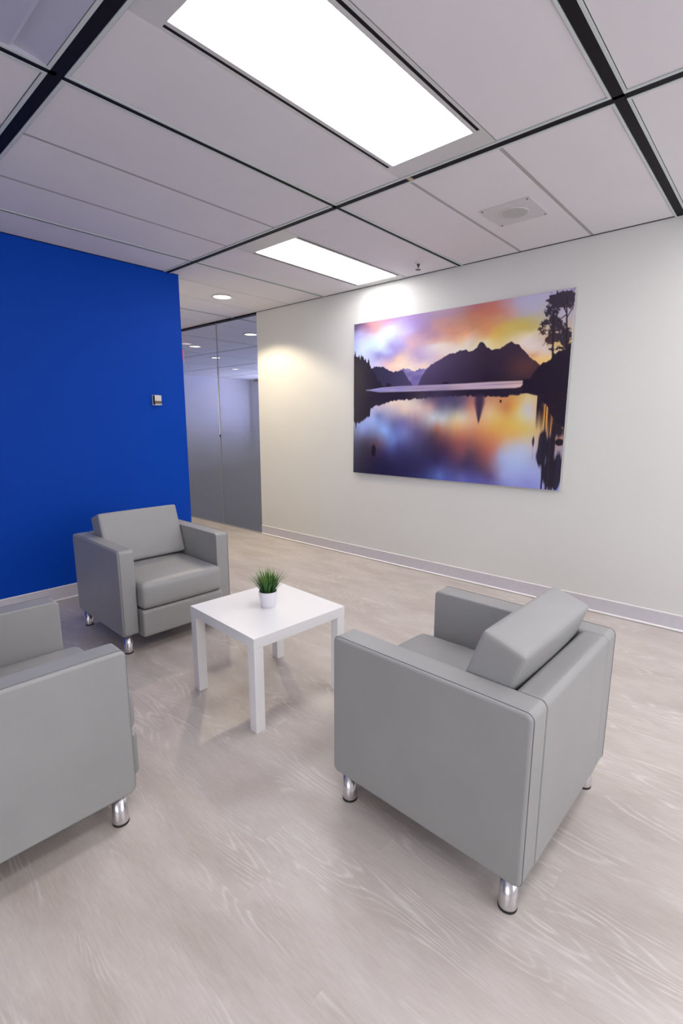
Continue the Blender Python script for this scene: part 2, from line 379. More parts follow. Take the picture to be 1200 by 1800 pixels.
# fixtures
FL = {1: ('recessed fluorescent ceiling light, the large blown-out one overhead', 1), }
for (x0, x1, y0, y1, kind) in fixtures:
    cx, cy = (x0+x1)/2, (y0+y1)/2
    root = empty('ceiling_light', (cx, cy, H))
    hw, hd = (x1-x0)/2, (y1-y0)/2
    if kind == 2:
        tag(root, 'unlit recessed ceiling light in the top left corner, dished satin lens', 'ceiling light')
        pass
    else:
        if abs(cx-1.57) < .2 and abs(cy-1.4) < .2: lb = 'large lit rectangular ceiling light nearest the viewer, above the table'
        elif cx > 2.5 and cy > 2: lb = 'smaller-looking lit rectangular ceiling light beside the white wall above the print'
        elif cx > 2.5: lb = 'added ceiling light by the white wall, out of frame to the right'
        elif cx > .9: lb = 'added unseen ceiling light behind the viewpoint'
        elif cy > 2: lb = 'lit ceiling light above the left armchair, out of frame'
        else: lb = 'added ceiling light left of the viewpoint, out of frame'
        tag(root, lb, 'ceiling light', 'rectangular ceiling lights')
    lx0, lx1, ly = (-hw+.145, hw-.100, .214) if cx > 2.5 else (-hw+.105, hw-.125, .213)
    fb = BM(); z0, z1 = .003, .020
    slots = kind == 1
    # end plates
    box(fb, -hw, -hd, z0, lx0, hd, z1); box(fb, lx1, -hd, z0, hw, hd, z1)
    # long sides: inner lip, slot, outer lip
    box(fb, lx0, ly, z0, lx1, ly+.018, z1); box(fb, lx0, -ly-.018, z0, lx1, -ly, z1)
    box(fb, lx0, ly+.034, z0, lx1, hd, z1); box(fb, lx0, -hd, z0, lx1, -ly-.034, z1)
    obj('frame', fb, M['trim_white'], root)
    sb = BM(); box(sb, lx0, ly+.018, z0+.002, lx1, ly+.034, z1); box(sb, lx0, -ly-.034, z0+.002, lx1, -ly-.018, z1)
    obj('air_slot', sb, M['slot'], root)
    if kind == 1:
        lens = boxobj('lens', (lx0, -ly, .008, lx1, ly, .020), M['lens'], root)
    else:
        lb = BM()
        prof = [(-ly, .004), (-ly+.01, .010), (-.05, .03), (ly-.10, .034), (ly-.015, .010), (ly, .004)]
        vs_ = [[lb.verts.new((xx, yy, zz)) for yy, zz in prof] for xx in (lx0, lx1)]
        for k in range(len(prof)-1): lb.faces.new((vs_[0][k], vs_[1][k], vs_[1][k+1], vs_[0][k+1]))
        vt_ = [[lb.verts.new((xx, yy, .042)) for yy in (-ly, ly)] for xx in (lx0, lx1)]
        lb.faces.new((vt_[0][0], vt_[0][1], vt_[1][1], vt_[1][0]))
        obj('lens', lb, M['offlens'], root)

# glass partition
gp = empty('window_partition', (WX+.012, GY0, 0)); tag(gp, 'floor to ceiling glass partition with frosted gradient film beside the white wall', kind='structure')
joints = [0.004, 5.545-GY0, 6.60-GY0, 7.65-GY0, 8.995-GY0]
for a, b in zip(joints, joints[1:]):
    boxobj('glass_pane', (0, a+.0035, .012, .010, b-.0035, H-.008), M['glass'], gp)
boxobj('head_channel', (-.012, 0, H-.012, .024, joints[-1], H+.03), M['slot'], gp)
boxobj('floor_channel', (-.006, 0, -.002, .018, joints[-1], .012), M['seam'], gp)
boxobj('joint_strip', (-.002, joints[1]-.003, .012, .012, joints[1]+.003, H-.012), M['seam'], gp)
for zz in (1.17,): boxobj('joint_clip', (-.008, joints[1]-.008, zz, .016, joints[1]+.008, zz+.028), M['dark_metal'], gp)
boxobj('light_leak_strip', (-.004, joints[1]-.0045, 1.198, .0, joints[1]+.0045, 1.95), M['base_edge'], gp)  # pale strip imitating light that leaks through the gap between panes

# baseboards
def baseboard(name, pts, label):
    (x0, y0), (x1, y1) = pts; root = empty(name, (x0, y0, 0), math.atan2(y1-y0, x1-x0)); tag(root, label, kind='structure')
    L_ = math.hypot(x1-x0, y1-y0)
    boxobj('board', (0, 0, 0, L_, .008, .104), M['base'], root)
    boxobj('top_bead', (0, 0, .104, L_, .010, .112), M['base_edge'], root, bev=.002)
    boxobj('foot_bead', (0, 0, 0, L_, .022, .015), M['base_edge'], root, bev=.009, seg=3)
baseboard('baseboard_right', ((WX, SY), (WX, GY0-.005)), 'pale mauve vinyl baseboard along the white wall')
baseboard('baseboard_left', ((LX, BY), (BX, BY)), 'pale vinyl baseboard along the blue wall')
for n in ('baseboard_right',): pass
bl_ = bpy.data.objects['baseboard_left']; bl_.rotation_euler = (0, 0, 0)
for c in bl_.children:
    c.scale = (1, -1, 1)

# ------------------------------------------------------------ ceiling hardware
def downlight(x, y, label, warm=True, power=0, group='round downlights beyond the glass'):
    t = empty('downlight', (x, y, H)); tag(t, label, 'downlight', group)
    b = BM(); n = 40
    lathe(b, [(.098, .003), (.104, -.003), (.090, -.005), (.088, .004)], n=n, caps=False); obj('trim_ring', b, M['trim_white'], t, smooth=True)
    b = BM(); lathe(b, [(.088, .0035), (.088, .0015)], n=n); obj('lens', b, M['down'], t)
    if power:
        ld = bpy.data.lights.new('downlight_lamp', 'SPOT'); ld.energy = power; ld.color = DOWN_COL; ld.spot_size = radians(128); ld.spot_blend = .35; ld.shadow_soft_size = .03
        lo = bpy.data.objects.new('downlight_lamp', ld); C.objects.link(lo); lo.parent = t; lo.location = (0, 0, -.012)
downlight(3.115, 4.405, 'round warm downlight in the hall ceiling in front of the glass', power=74, group=None)
downlight(3.115, 7.4, 'added round downlight deeper in the hall, unseen behind the blue wall', power=60, group=None)  # put in only to light the hall, never in view
for x_, y_, l_ in ((4.656, 5.93, 'round downlight behind the glass, touching the white wall edge'), (4.76, 7.55, 'round downlight behind the glass nearest the blue wall'),
                (5.85, 8.56, 'round downlight behind the glass crossed by the pane joint'), (7.39, 10.03, 'farthest and smallest round downlight behind the glass')):
    downlight(x_, y_, l_, power=38)

sp = empty('ceiling_speaker', (3.087, 1.388, H+.004)); tag(sp, 'square flush ceiling speaker with round perforated grille', 'speaker')
boxobj('plate', (-.156, -.153, -.004, .156, .153, 0), M['speaker'], sp, bev=.0015)
b = BM(); lathe(b, [(.086, -.004), (.086, -.006), (.080, -.0065), (.079, -.0045)], n=48, caps=False); obj('grille_ring', b, M['trim_white'], sp, smooth=True)
b = BM(); lathe(b, [(.080, -.0042), (.080, -.0052)], n=48); obj('grille', b, M['trim_white'], sp)
b = BM()
for iy in range(-9, 10):
    for ix in range(-9, 10):
        if ix*ix+iy*iy < 85:
            lathe(b, [(.0030, -.0052), (.0030, -.0058)], cx=ix*.0082+(iy % 2)*.0041, cy=iy*.0082, n=6)
tag(obj('grille_holes', b, M['seam'], sp), kind='stuff')
for sx in (-1, 1):
    for sy in (-1, 1):
        b = BM(); lathe(b, [(.006, -.004), (.005, -.006)], cx=sx*.138, cy=sy*.135, n=12); obj('screw', b, M['dark_metal'], sp)

sk = empty('sprinkler_head', (3.514, 2.342, H+.004)); tag(sk, 'small pendant fire sprinkler in the ceiling near the print', 'sprinkler')
b = BM(); lathe(b, [(.034, 0), (.033, -.006), (.022, -.010)], n=24); obj('escutcheon', b, M['trim_white'], sk, smooth=False)
b = BM(); lathe(b, [(.012, -.010), (.011, -.022), (.007, -.024), (.007, -.034)], n=16); obj('body', b, M['dark_metal'], sk)
b = BM(); tube(b, [(-.009, 0, -.020), (-.011, 0, -.036), (0, 0, -.050), (.011, 0, -.036), (.009, 0, -.020)], .002); obj('yoke', b, M['chrome'], sk)
b = BM(); lathe(b, [(.022, -.050), (.022, -.053)], n=16); obj('deflector', b, M['dark_metal'], sk)

ex = empty('exit_sign', (4.515, 7.52, H-.025)); tag(ex, 'red lit ceiling sign behind the glass, mostly hidden by the blue wall', 'sign')
boxobj('sign_case', (-.30, -.02, -.25, 0, .02, -.05), M['trim_white'], ex, bev=.004)
boxobj('lit_face', (-.29, -.024, -.24, -.008, -.0205, -.06), M['red'], ex)
boxobj('hanger', (-.16, -.008, -.05, -.14, .008, .026), M['trim_white'], ex)

# thermostat
th = empty('thermostat', (2.153, BY, 1.543)); tag(th, 'small beige wall thermostat on the blue wall', 'thermostat')
boxobj('back_plate', (-.034, -.006, -.043, .034, 0, .043), M['ivory'], th, bev=.002)
boxobj('body', (-.030, -.034, -.038, .030, -.006, .040), M['dark_metal'], th, bev=.003)
boxobj('cover', (-.029, -.037, -.006, .031, -.034, .040), M['ivory'], th, bev=.001)
boxobj('lower_band', (-.028, -.036, -.030, .030, -.034, -.006), M['brown'], th)
boxobj('bottom_lip', (-.029, -.040, -.040, .033, -.006, -.031), M['ivory'], th, bev=.001)
# colour and outline control points of the print, in its own 0-1 coordinates
PAINT=[[0.01,0.006,'5a4a68','s'],[0.064,0.022,'8a6a85','s'],[0.133,0.045,'e8a59c','s'],[0.194,0.026,'b8a0c8','s'],[0.035,0.098,'b4b8f0','s'],[0.123,0.111,'bcd0fa','s'],[0.222,0.09,'cfdffa','s'],[0.291,0.112,'ccc4f4','s'],[0.065,0.177,'c8d8fc','s'],[0.169,0.166,'cfe0fc','s'],[0.235,0.18,'9f95d0','s'],[0.282,0.181,'a89ad0','s'],[0.339,0.188,'d8b0b8','s'],[0.321,0.048,'a890c8','s'],[0.409,0.036,'a084a8','s'],[0.387,0.104,'a888a8','s'],[0.502,0.042,'a88090','s'],[0.568,0.049,'b0807c','s'],[0.436,0.151,'d8a8a0','s'],[0.505,0.134,'d89c80','s'],[0.571,0.134,'e8a880','s'],[0.551,0.174,'eccaa0','s'],[0.461,0.205,'e8e0dc','s'],[0.53,0.203,'e8dcd0','s'],[0.153,0.224,'9088c0','s'],[0.209,0.249,'a898c8','s'],[0.273,0.256,'e8c8b0','s'],[0.365,0.243,'b8a0c8','s'],[0.414,0.232,'c8b8d0','s'],[0.153,0.274,'c8c0e0','s'],[0.226,0.299,'e8c0b8','s'],[0.316,0.296,'f0dcd0','s'],[0.392,0.304,'ecd4cc','s'],[0.454,0.271,'dcc0c8','s'],[0.486,0.263,'e8ccc0','s'],[0.607,0.036,'b87060','s'],[0.708,0.03,'c47868','s'],[0.691,0.087,'cc8868','s'],[0.61,0.109,'c8906c','s'],[0.653,0.158,'dca070','s'],[0.759,0.046,'c8a0a0','s'],[0.788,0.022,'b8b0c8','s'],[0.858,0.047,'b8b4c4','s'],[0.892,0.021,'b8b4cc','s'],[0.806,0.079,'b8b0b8','s'],[0.769,0.097,'c8a080','s'],[0.826,0.127,'c8b468','s'],[0.771,0.141,'d0b060','s'],[0.846,0.164,'c8b468','s'],[0.754,0.184,'d4b45c','s'],[0.811,0.202,'d4c07c','s'],[0.716,0.198,'e4bc64','s'],[0.866,0.211,'e8d8b8','s'],[0.697,0.221,'e8dcb0','s'],[0.614,0.215,'e0d0b8','s'],[0.591,0.18,'e8d8c8','s'],[0.851,0.257,'e8dcd8','s'],[0.905,0.269,'dcd0d0','s'],[0.882,0.31,'e8c890','s'],[0.897,0.331,'f0c880','s'],[0.86,0.297,'d8a070','s'],[0.948,0.134,'b8b0c0','s'],[0.964,0.114,'b8b0c0','s'],[0.955,0.252,'d8b870','s'],[0.921,0.247,'c8b090','s'],[0.978,0.071,'b0a8c0','s'],[0.015,0.727,'707898','w'],[0.058,0.706,'8898d8','w'],[0.129,0.64,'9ab0e8','w'],[0.157,0.57,'b8b0cc','w'],[0.23,0.522,'ecd8cc','w'],[0.321,0.537,'e8d8c8','w'],[0.301,0.585,'e0c8b8','w'],[0.373,0.55,'e0ccc0','w'],[0.158,0.608,'7880b8','w'],[0.243,0.659,'6c6ca0','w'],[0.297,0.634,'8078a8','w'],[0.354,0.628,'a08898','w'],[0.188,0.704,'8fb0f0','w'],[0.24,0.772,'6c80c8','w'],[0.304,0.72,'7c84c0','w'],[0.131,0.776,'584c60','w'],[0.071,0.779,'504860','w'],[0.16,0.788,'685468','w'],[0.071,0.832,'3a3448','w'],[0.19,0.852,'3a3660','w'],[0.274,0.809,'484878','w'],[0.041,0.929,'2c2840','w'],[0.22,0.927,'2c2848','w'],[0.329,0.893,'342f55','w'],[0.379,0.803,'4a4468','w'],[0.377,0.7,'685c80','w'],[0.449,0.622,'c8d4dc','w'],[0.497,0.628,'ccd4d4','w'],[0.566,0.623,'d8cca8','w'],[0.433,0.552,'d0a8a0','w'],[0.471,0.553,'786880','w'],[0.518,0.531,'605878','w'],[0.564,0.555,'605870','w'],[0.475,0.681,'b07860','w'],[0.568,0.68,'dcaa70','w'],[0.452,0.728,'5c4858','w'],[0.524,0.738,'8c5c58','w'],[0.593,0.736,'b87060','w'],[0.596,0.827,'845058','w'],[0.527,0.808,'583c50','w'],[0.454,0.8,'443850','w'],[0.482,0.894,'383058','w'],[0.383,0.945,'343058','w'],[0.507,0.933,'4c4c88','w'],[0.498,0.97,'6070b8','w'],[0.577,0.933,'504878','w'],[0.601,0.977,'6868b0','w'],[0.532,0.985,'5058a0','w'],[0.331,0.969,'302c50','w'],[0.421,0.487,'50486c','w'],[0.516,0.486,'504a68','w'],[0.596,0.545,'7c6c80','w'],[0.598,0.623,'d8d0b8','w'],[0.622,0.557,'c08070','w'],[0.707,0.559,'d8ac80','w'],[0.713,0.602,'e0c490','w'],[0.706,0.538,'d09a78','w'],[0.775,0.571,'c88450','w'],[0.746,0.624,'e0c070','w'],[0.814,0.562,'dca850','w'],[0.83,0.593,'d8c890','w'],[0.867,0.574,'c8c4cc','w'],[0.883,0.614,'ccc8c4','w'],[0.864,0.528,'d4c898','w'],[0.911,0.595,'e0a050','w'],[0.925,0.65,'ddb060','w'],[0.695,0.683,'dca060','w'],[0.756,0.677,'dcac54','w'],[0.815,0.666,'dcbc60','w'],[0.853,0.681,'d8bc64','w'],[0.873,0.712,'d0bc80','w'],[0.817,0.718,'dcb068','w'],[0.654,0.712,'c88460','w'],[0.634,0.757,'a06858','w'],[0.698,0.755,'c07858','w'],[0.76,0.752,'d4986c','w'],[0.788,0.773,'c8b8b0','w'],[0.839,0.77,'bcc0d4','w'],[0.721,0.809,'b87068','w'],[0.637,0.836,'5c4458','w'],[0.702,0.86,'8c5c60','w'],[0.618,0.906,'483c60','w'],[0.684,0.917,'584460','w'],[0.726,0.913,'80647c','w'],[0.727,0.952,'605080','w'],[0.624,0.969,'5858a0','w'],[0.686,0.974,'5c5898','w'],[0.763,0.839,'a8b0d4','w'],[0.805,0.879,'a8b8e0','w'],[0.861,0.832,'b0bcd8','w'],[0.776,0.936,'a0a8d8','w'],[0.848,0.956,'98a0d8','w'],[0.906,0.923,'9ca8dc','w'],[0.895,0.768,'c8b8b8','w'],[0.887,0.978,'8c90d0','w'],[0.931,0.766,'a09098','w'],[0.958,0.675,'c08050','w'],[0.958,0.815,'988ca0','w'],[1.0,0.813,'a8a4b8','w'],[1.001,0.964,'a0a8d8','w']]
SNOW=[(0.253,0.326),(0.296,0.315),(0.316,0.321),(0.348,0.34),(0.368,0.33),(0.377,0.323),(0.392,0.328),(0.417,0.324),(0.419,0.416)]
MIDHILL=[(0.096,0.305),(0.113,0.294),(0.134,0.289),(0.154,0.295),(0.171,0.294),(0.193,0.308),(0.21,0.319),(0.232,0.33),(0.264,0.327),(0.285,0.323),(0.307,0.36),(0.328,0.398),(0.339,0.422)]
BIG=[(0.37,0.418),(0.384,0.378),(0.407,0.334),(0.431,0.308),(0.463,0.286),(0.491,0.272),(0.522,0.254),(0.545,0.251),(0.566,0.24),(0.593,0.238),(0.598,0.24),(0.607,0.251),(0.628,0.245),(0.642,0.234),(0.651,0.212),(0.661,0.204),(0.672,0.212),(0.683,0.237),(0.702,0.253),(0.722,0.251),(0.738,0.256),(0.753,0.239),(0.771,0.229),(0.784,0.223),(0.798,0.236),(0.813,0.242),(0.829,0.269),(0.845,0.295),(0.868,0.323),(0.891,0.347),(0.902,0.355),(0.907,0.439)]
TREES=[(-0.001,0.194),(0.005,0.188),(0.008,0.163),(0.013,0.195),(0.021,0.209),(0.03,0.207),(0.039,0.217),(0.045,0.212),(0.051,0.225),(0.057,0.216),(0.063,0.23),(0.072,0.237),(0.081,0.247),(0.087,0.235),(0.093,0.245),(0.099,0.274),(0.105,0.306),(0.131,0.333),(0.155,0.385),(0.178,0.424)]
HILLR=[(0.856,0.435),(0.879,0.388),(0.892,0.364),(0.902,0.351),(0.912,0.342),(0.932,0.33),(0.938,0.306),(0.957,0.295),(0.977,0.283),(0.992,0.262),(1.0,0.254),(1.007,0.241)]
SHORE=[(0.0,0.436),(0.098,0.435),(0.172,0.425),(0.266,0.423),(0.419,0.424),(0.599,0.427),(0.705,0.426),(0.856,0.429),(1.018,0.437)]
STRIPB=[(0.0,0.436),(0.098,0.441),(0.156,0.454),(0.371,0.459),(0.601,0.463),(0.579,0.462),(0.666,0.464),(0.747,0.465),(0.809,0.466),(0.828,0.461),(0.838,0.447),(0.853,0.445),(0.856,0.429),(1.018,0.437)]
SPITB=[(0.001,0.554),(0.105,0.553),(0.134,0.544),(0.18,0.533),(0.23,0.509),(0.321,0.507),(0.397,0.501),(0.47,0.495),(0.581,0.497),(0.624,0.499),(0.709,0.506),(0.788,0.507),(0.818,0.503),(0.844,0.494),(0.87,0.498),(0.9,0.512),(0.904,0.535),(0.93,0.555),(0.959,0.63),(0.978,0.664),(1.002,0.674),(1.009,0.674)]
LREF=[(0.002,0.64),(0.011,0.66),(0.016,0.7),(0.021,0.66),(0.039,0.653),(0.054,0.643),(0.061,0.637),(0.07,0.627),(0.084,0.614),(0.093,0.608),(0.102,0.601),(0.106,0.553),(0.122,0.547)]
BLOB=[(0.962,0.027,0.0488,0.0352),(0.93,0.038,0.0311,0.0301),(0.912,0.086,0.0222,0.0301),(0.934,0.118,0.0266,0.0352),(0.955,0.067,0.0311,0.0402),(0.987,0.064,0.0177,0.0502),(0.902,0.149,0.0222,0.0201),(0.89,0.185,0.0133,0.0301),(0.925,0.191,0.0266,0.0402),(0.95,0.158,0.0266,0.0301),(0.972,0.199,0.0266,0.0352),(0.92,0.233,0.0222,0.0251),(0.947,0.232,0.0266,0.0251),(0.987,0.229,0.0177,0.0352),(0.975,0.255,0.0133,0.0301),(0.929,0.277,0.0133,0.0201),(0.96,0.281,0.0222,0.01)]
RBLOB=[(0.923,0.746,0.0133,0.0452),(0.916,0.828,0.0177,0.0452),(0.935,0.776,0.0222,0.0754),(0.95,0.919,0.0266,0.0603),(0.974,0.916,0.0266,0.0754),(0.986,0.879,0.0177,0.0754),(0.963,0.775,0.0133,0.0452),(0.984,0.966,0.0089,0.0301),(0.89,0.747,0.0053,0.0251),(1.001,0.813,0.0027,0.1005),(0.986,0.689,0.0222,0.0402),(0.964,0.665,0.0089,0.0603)]

# ------------------------------------------------------------ framed landscape print
def _h(c): return np.array(lin(c))
def make_print():
    nu, nv = 460, 330
    uu = np.linspace(0, 1, nu); vv = np.linspace(0, 1, nv)
    U, V = np.meshgrid(uu, vv)
    X, Y = U*1.95, V*1.37
    def vnoise(fx, fy, seed):
        r = np.random.RandomState(seed); gx, gy = int(fx)+2, int(fy)+2
        G = r.rand(gy, gx); a = U*(fx-.01); b = V*(fy-.01)
        i = a.astype(int); j = b.astype(int); fa = a-i; fb = b-j; fa = fa*fa*(3-2*fa); fb = fb*fb*(3-2*fb)
        return (G[j, i]*(1-fa)+G[j, i+1]*fa)*(1-fb)+(G[j+1, i]*(1-fa)+G[j+1, i+1]*fa)*fb
    def field(kind, wx, wy):
        P = [p for p in PAINT if p[3] == kind]
        Xw = U+wx; Yw = V+wy
        pu = np.array([[p[0]*1.95, p[1]*1.37*(1.3 if kind == 's' else 1)] for p in P])
        pc = np.array([[int(p[2][i:i+2], 16)/255 for i in (0, 2, 4)] for p in P])
        phi = lambda r2: np.sqrt(r2+.018**2)
        D = phi(((pu[:, None]-pu[None])**2).sum(-1)); n_ = len(P)
        K = np.zeros((n_+1, n_+1)); K[:n_, :n_] = D-np.eye(n_)*.012; K[n_, :n_] = 1; K[:n_, n_] = 1
        wt = np.linalg.solve(K, np.vstack([pc, np.zeros((1, 3))]))
        A = np.zeros((nv, nu, 3))+wt[n_]
        for k in range(n_):
            A += phi((Xw*1.95-pu[k, 0])**2+(Yw*1.37*(1.3 if kind == 's' else 1)-pu[k, 1])**2)[..., None]*wt[k]
        return np.clip(A, .1, .97)
    n1 = vnoise(9, 14, 1)-.5; n2 = vnoise(22, 34, 2)-.5; n3 = vnoise(60, 90, 3)-.5
    sky = field('s', .05*n1+.02*n2, .04*n1+.02*n2+.01*n3)
    n4 = vnoise(14, 5, 4)-.5; n5 = vnoise(70, 6, 5)-.5
    wat = field('w', .012*n4+.003*n5, .012*n4+.008*n5)
    hexc = lambda h: np.array([int(h[i:i+2], 16)/255 for i in (0, 2, 4)])
    def C_(name, arr, rough=0, seed=0):
        p = np.array(arr); y = np.interp(uu, p[:, 0], p[:, 1], left=9, right=9)
        if rough:
            r = np.random.RandomState(seed); y = y+rough*(np.interp(np.arange(nu), np.arange(0, nu+3, 3), r.rand(len(np.arange(0, nu+3, 3))))-.5)
        return y[None, :]
    out = sky.copy()
    sh = np.interp(uu, *np.array(SHORE).T)[None, :]
    spt = np.interp(uu, *np.array(STRIPB).T)[None, :]
    spb = np.interp(uu, *np.array(SPITB).T)[None, :]
    def put(mask, col, soft=None):
        nonlocal out
        if np.ndim(col) == 1: col = np.broadcast_to(col, out.shape)
        m = mask.astype(float)[..., None] if soft is None else soft[..., None]
        out = out*(1-m)+col*m
    def sstep(d, w): return np.clip(d/w+.5, 0, 1)
    px = 1/330
    def layer(name, arr, col, rough=0, seed=0, bottom=None):
        y = C_(name, arr, rough, seed); b = sh if bottom is None else bottom
        put(None, col, sstep(V-y, 1.5*px)*sstep(b+.01-V, .004)*(y < 5))
    def mixc(a, b, t): return hexc(a)*(1-t[..., None])+hexc(b)*t[..., None]
    sn = np.clip((n2*2+.5), 0, 1)
    layer('s', SNOW, mixc('7468a0', 'b0a4cc', sn*np.clip((.42-V)*14, 0, 1)), .01, 1)
    layer('m', MIDHILL, mixc('2e2a3e', '4c4464', np.clip((U-.12)*5, 0, 1)), .012, 2)
    g = np.clip((U-.30)*2.6, 0, 1); g2 = np.clip((V-.30)*6, 0, 1)
    big = mixc('6a5c86', '382a3a', g)*(1-.25*g2[..., None])
    glow = np.exp(-((U-.84)/.07)**2-((V-.36)/.07)**2)
    big = big*(1-.35*glow[..., None])+hexc('a05c42')*.35*glow[..., None]
    layer('b', BIG, big, .007, 3)
    layer('t', TREES, hexc('261f2c'), .03, 4, bottom=sh*0+.56)
    hr = hexc('251b29'); 
    layer('r', HILLR, hr, .012, 5, bottom=sh*0+.52)
    for bx_, by_, bw_, bh_ in ((.208, .428, .016, .03), (.505, .432, .02, .02), (.235, .445, .012, .012)):
        put(None, hexc('2a2330'), sstep(1-((U-bx_)/bw_)**2-((V-by_)/bh_)**2, .6)*(V < sh))
    # strip of bright lake
    stripc = mixc('8c88c0', 'c4a8a8', np.clip(U*1.3-.1+.3*n2, 0, 1))*(1+.25*(vnoise(8, 120, 8)-.5)[..., None])
    inlake = sstep(V-sh, 1.5*px)
    # water below everything
    put(None, wat, inlake)
    put(None, stripc, inlake*sstep(spt-V, 2*px))
    # dark left bank continues across the strip, right headland too
    spit = sstep(V-spt, 2*px)*sstep(spb+.006*(vnoise(90, 2, 9)-.5)*2-V, .008)
    put(None, hexc('2b222f'), spit*np.clip(1.0-.55*np.exp(-((U-.47)/.09)**2), 0, 1))
    put(None, hexc('261f2c'), ((U < .10+.02*n3) & (V > .40) & (V < .55)).astype(float)*sstep(.125-U-.9*np.abs(V-.49), .01))
    lr = C_('l', LREF, .02, 6)
    put(None, hexc('261f2c'), ((V > .48)*(lr < 5))*sstep(lr-V, .012))
    put(None, hexc('251b29'), ((U > .835) & (V > .42)).astype(float)*sstep(spb-V, .006))
    # island reflection
    put(None, hexc('3a2c44'), .9*np.exp(-(np.abs(U-.664)/(.022*np.clip((.665-V)*8, .05, 1)))**4)*(V > .49)*sstep(.655-V, .03))
    # tree on the right headland
    dens = np.zeros((nv, nu))
    for a, b, c, d in BLOB: dens += np.exp(-(((U-a)/(c*.85))**2+((V-b)/(d*.85))**2))
    nz = vnoise(210, 150, 11)*.75+vnoise(95, 70, 12)*.65
    crown = sstep(np.minimum(dens, 1.15)*1.15-nz-.12, .3)
    warm = np.clip((V-.12)*6, 0, 1)*np.clip((.96-U)*14, 0, 1)
    put(None, mixc('2c2434', '6a3c2c', warm), crown*.95)
    def seg(a, b, r0, r1, col='2a2028'):
        a = np.array(a); b = np.array(b); dx, dy = (b-a)*(1.95, 1.37)
        px_, py_ = (U-a[0])*1.95, (V-a[1])*1.37
        t = np.clip((px_*dx+py_*dy)/(dx*dx+dy*dy), 0, 1); d = np.hypot(px_-t*dx, py_-t*dy)
        put(None, hexc(col), sstep(r0+(r1-r0)*t-d, .004))
    seg((.939, .31), (.930, .10), .007, .003); seg((.985, .28), (.972, .03), .008, .003)
    seg((.976, .12), (.935, .16), .004, .002); seg((.976, .14), (1.0, .08), .004, .002); seg((.974, .11), (.955, .05), .004, .002)
    seg((.934, .2), (.90, .26), .003, .001); seg((.98, .22), (.955, .17), .003, .001)
    # its streaked reflection
    dens = np.zeros((nv, nu))
    for a, b, c, d in RBLOB: dens += np.exp(-(((U-a)/c)**2+((V-b)/d)**2))
    streak = vnoise(120, 5, 21)
    put(None, mixc('2a2434', '1e1a28', streak), np.clip((dens*1.1-streak*.75-.08)*2.2, 0, 1)*.95)
    s2 = vnoise(150, 3, 22)
    hang = np.clip((.64+.22*(U-.86)*7*s2-V)*9, 0, 1)*(U > .895)*(V > .5)
    put(None, hexc('2a1e28'), hang*np.clip(s2*1.8-.25, 0, 1))
    for us in (.929, .945, .958, .966): seg((us, .56), (us+.004, 1.02), .0035, .006)
    for a, b, c, d in ((.986, .749, .016, .018), (.753, .533, .004, .009), (.127, .842, .013, .042)):
        put(None, hexc('1f1822'), sstep(1-((U-a)/c)**2-((V-b)/d)**2, .7)*.95)
    out = np.clip(out, 0, 1)
    l = np.where(out <= .04045, out/12.92, ((out+.055)/1.055)**2.4)*PRINT_GAIN
    return U, V, np.clip(l, 0, 1), nu, nv
PRINT_GAIN = 1.12
PY1, PY0, PZ1, PZ0 = 3.2164, 1.216, 2.2778, .8673
pr = empty('landscape_print', (WX, (PY1+PY0)/2, PZ0)); tag(pr, 'large frameless photo print of a mountain lake at sunset on the white wall', 'picture')
U, V, colr, nu, nv = make_print()
me = bpy.data.meshes.new('printed_face')
co = np.zeros((nv*nu, 3)); co[:, 0] = -.0305; co[:, 1] = ((PY1-PY0)/2-U.ravel()*(PY1-PY0)); co[:, 2] = (PZ1-PZ0)-V.ravel()*(PZ1-PZ0)
idx = np.arange(nv*nu).reshape(nv, nu)
q = np.stack([idx[:-1, :-1], idx[1:, :-1], idx[1:, 1:], idx[:-1, 1:]], -1).reshape(-1, 4)
me.vertices.add(nv*nu); me.vertices.foreach_set('co', co.ravel())
me.loops.add(q.size); me.loops.foreach_set('vertex_index', q.ravel())
me.polygons.add(len(q)); me.polygons.foreach_set('loop_start', np.arange(0, q.size, 4)); me.polygons.foreach_set('loop_total', np.full(len(q), 4))
me.update(calc_edges=True)
at = me.color_attributes.new('col', 'FLOAT_COLOR', 'POINT')
at.data.foreach_set('color', np.concatenate([colr.reshape(-1, 3), np.ones((nv*nu, 1))], 1).ravel())
link('printed_face', me, M['print'], pr)
hy = (PY1-PY0)/2
boxobj('backing_panel', (-.030, -hy, 0, -.012, hy, PZ1-PZ0), M['edge'], pr)
boxobj('hanging_rail', (-.012, -hy+.25, .30, 0, hy-.25, .36), M['trim_white'], pr)
boxobj('hanging_rail', (-.012, -hy+.25, 1.06, 0, hy-.25, 1.12), M['trim_white'], pr)

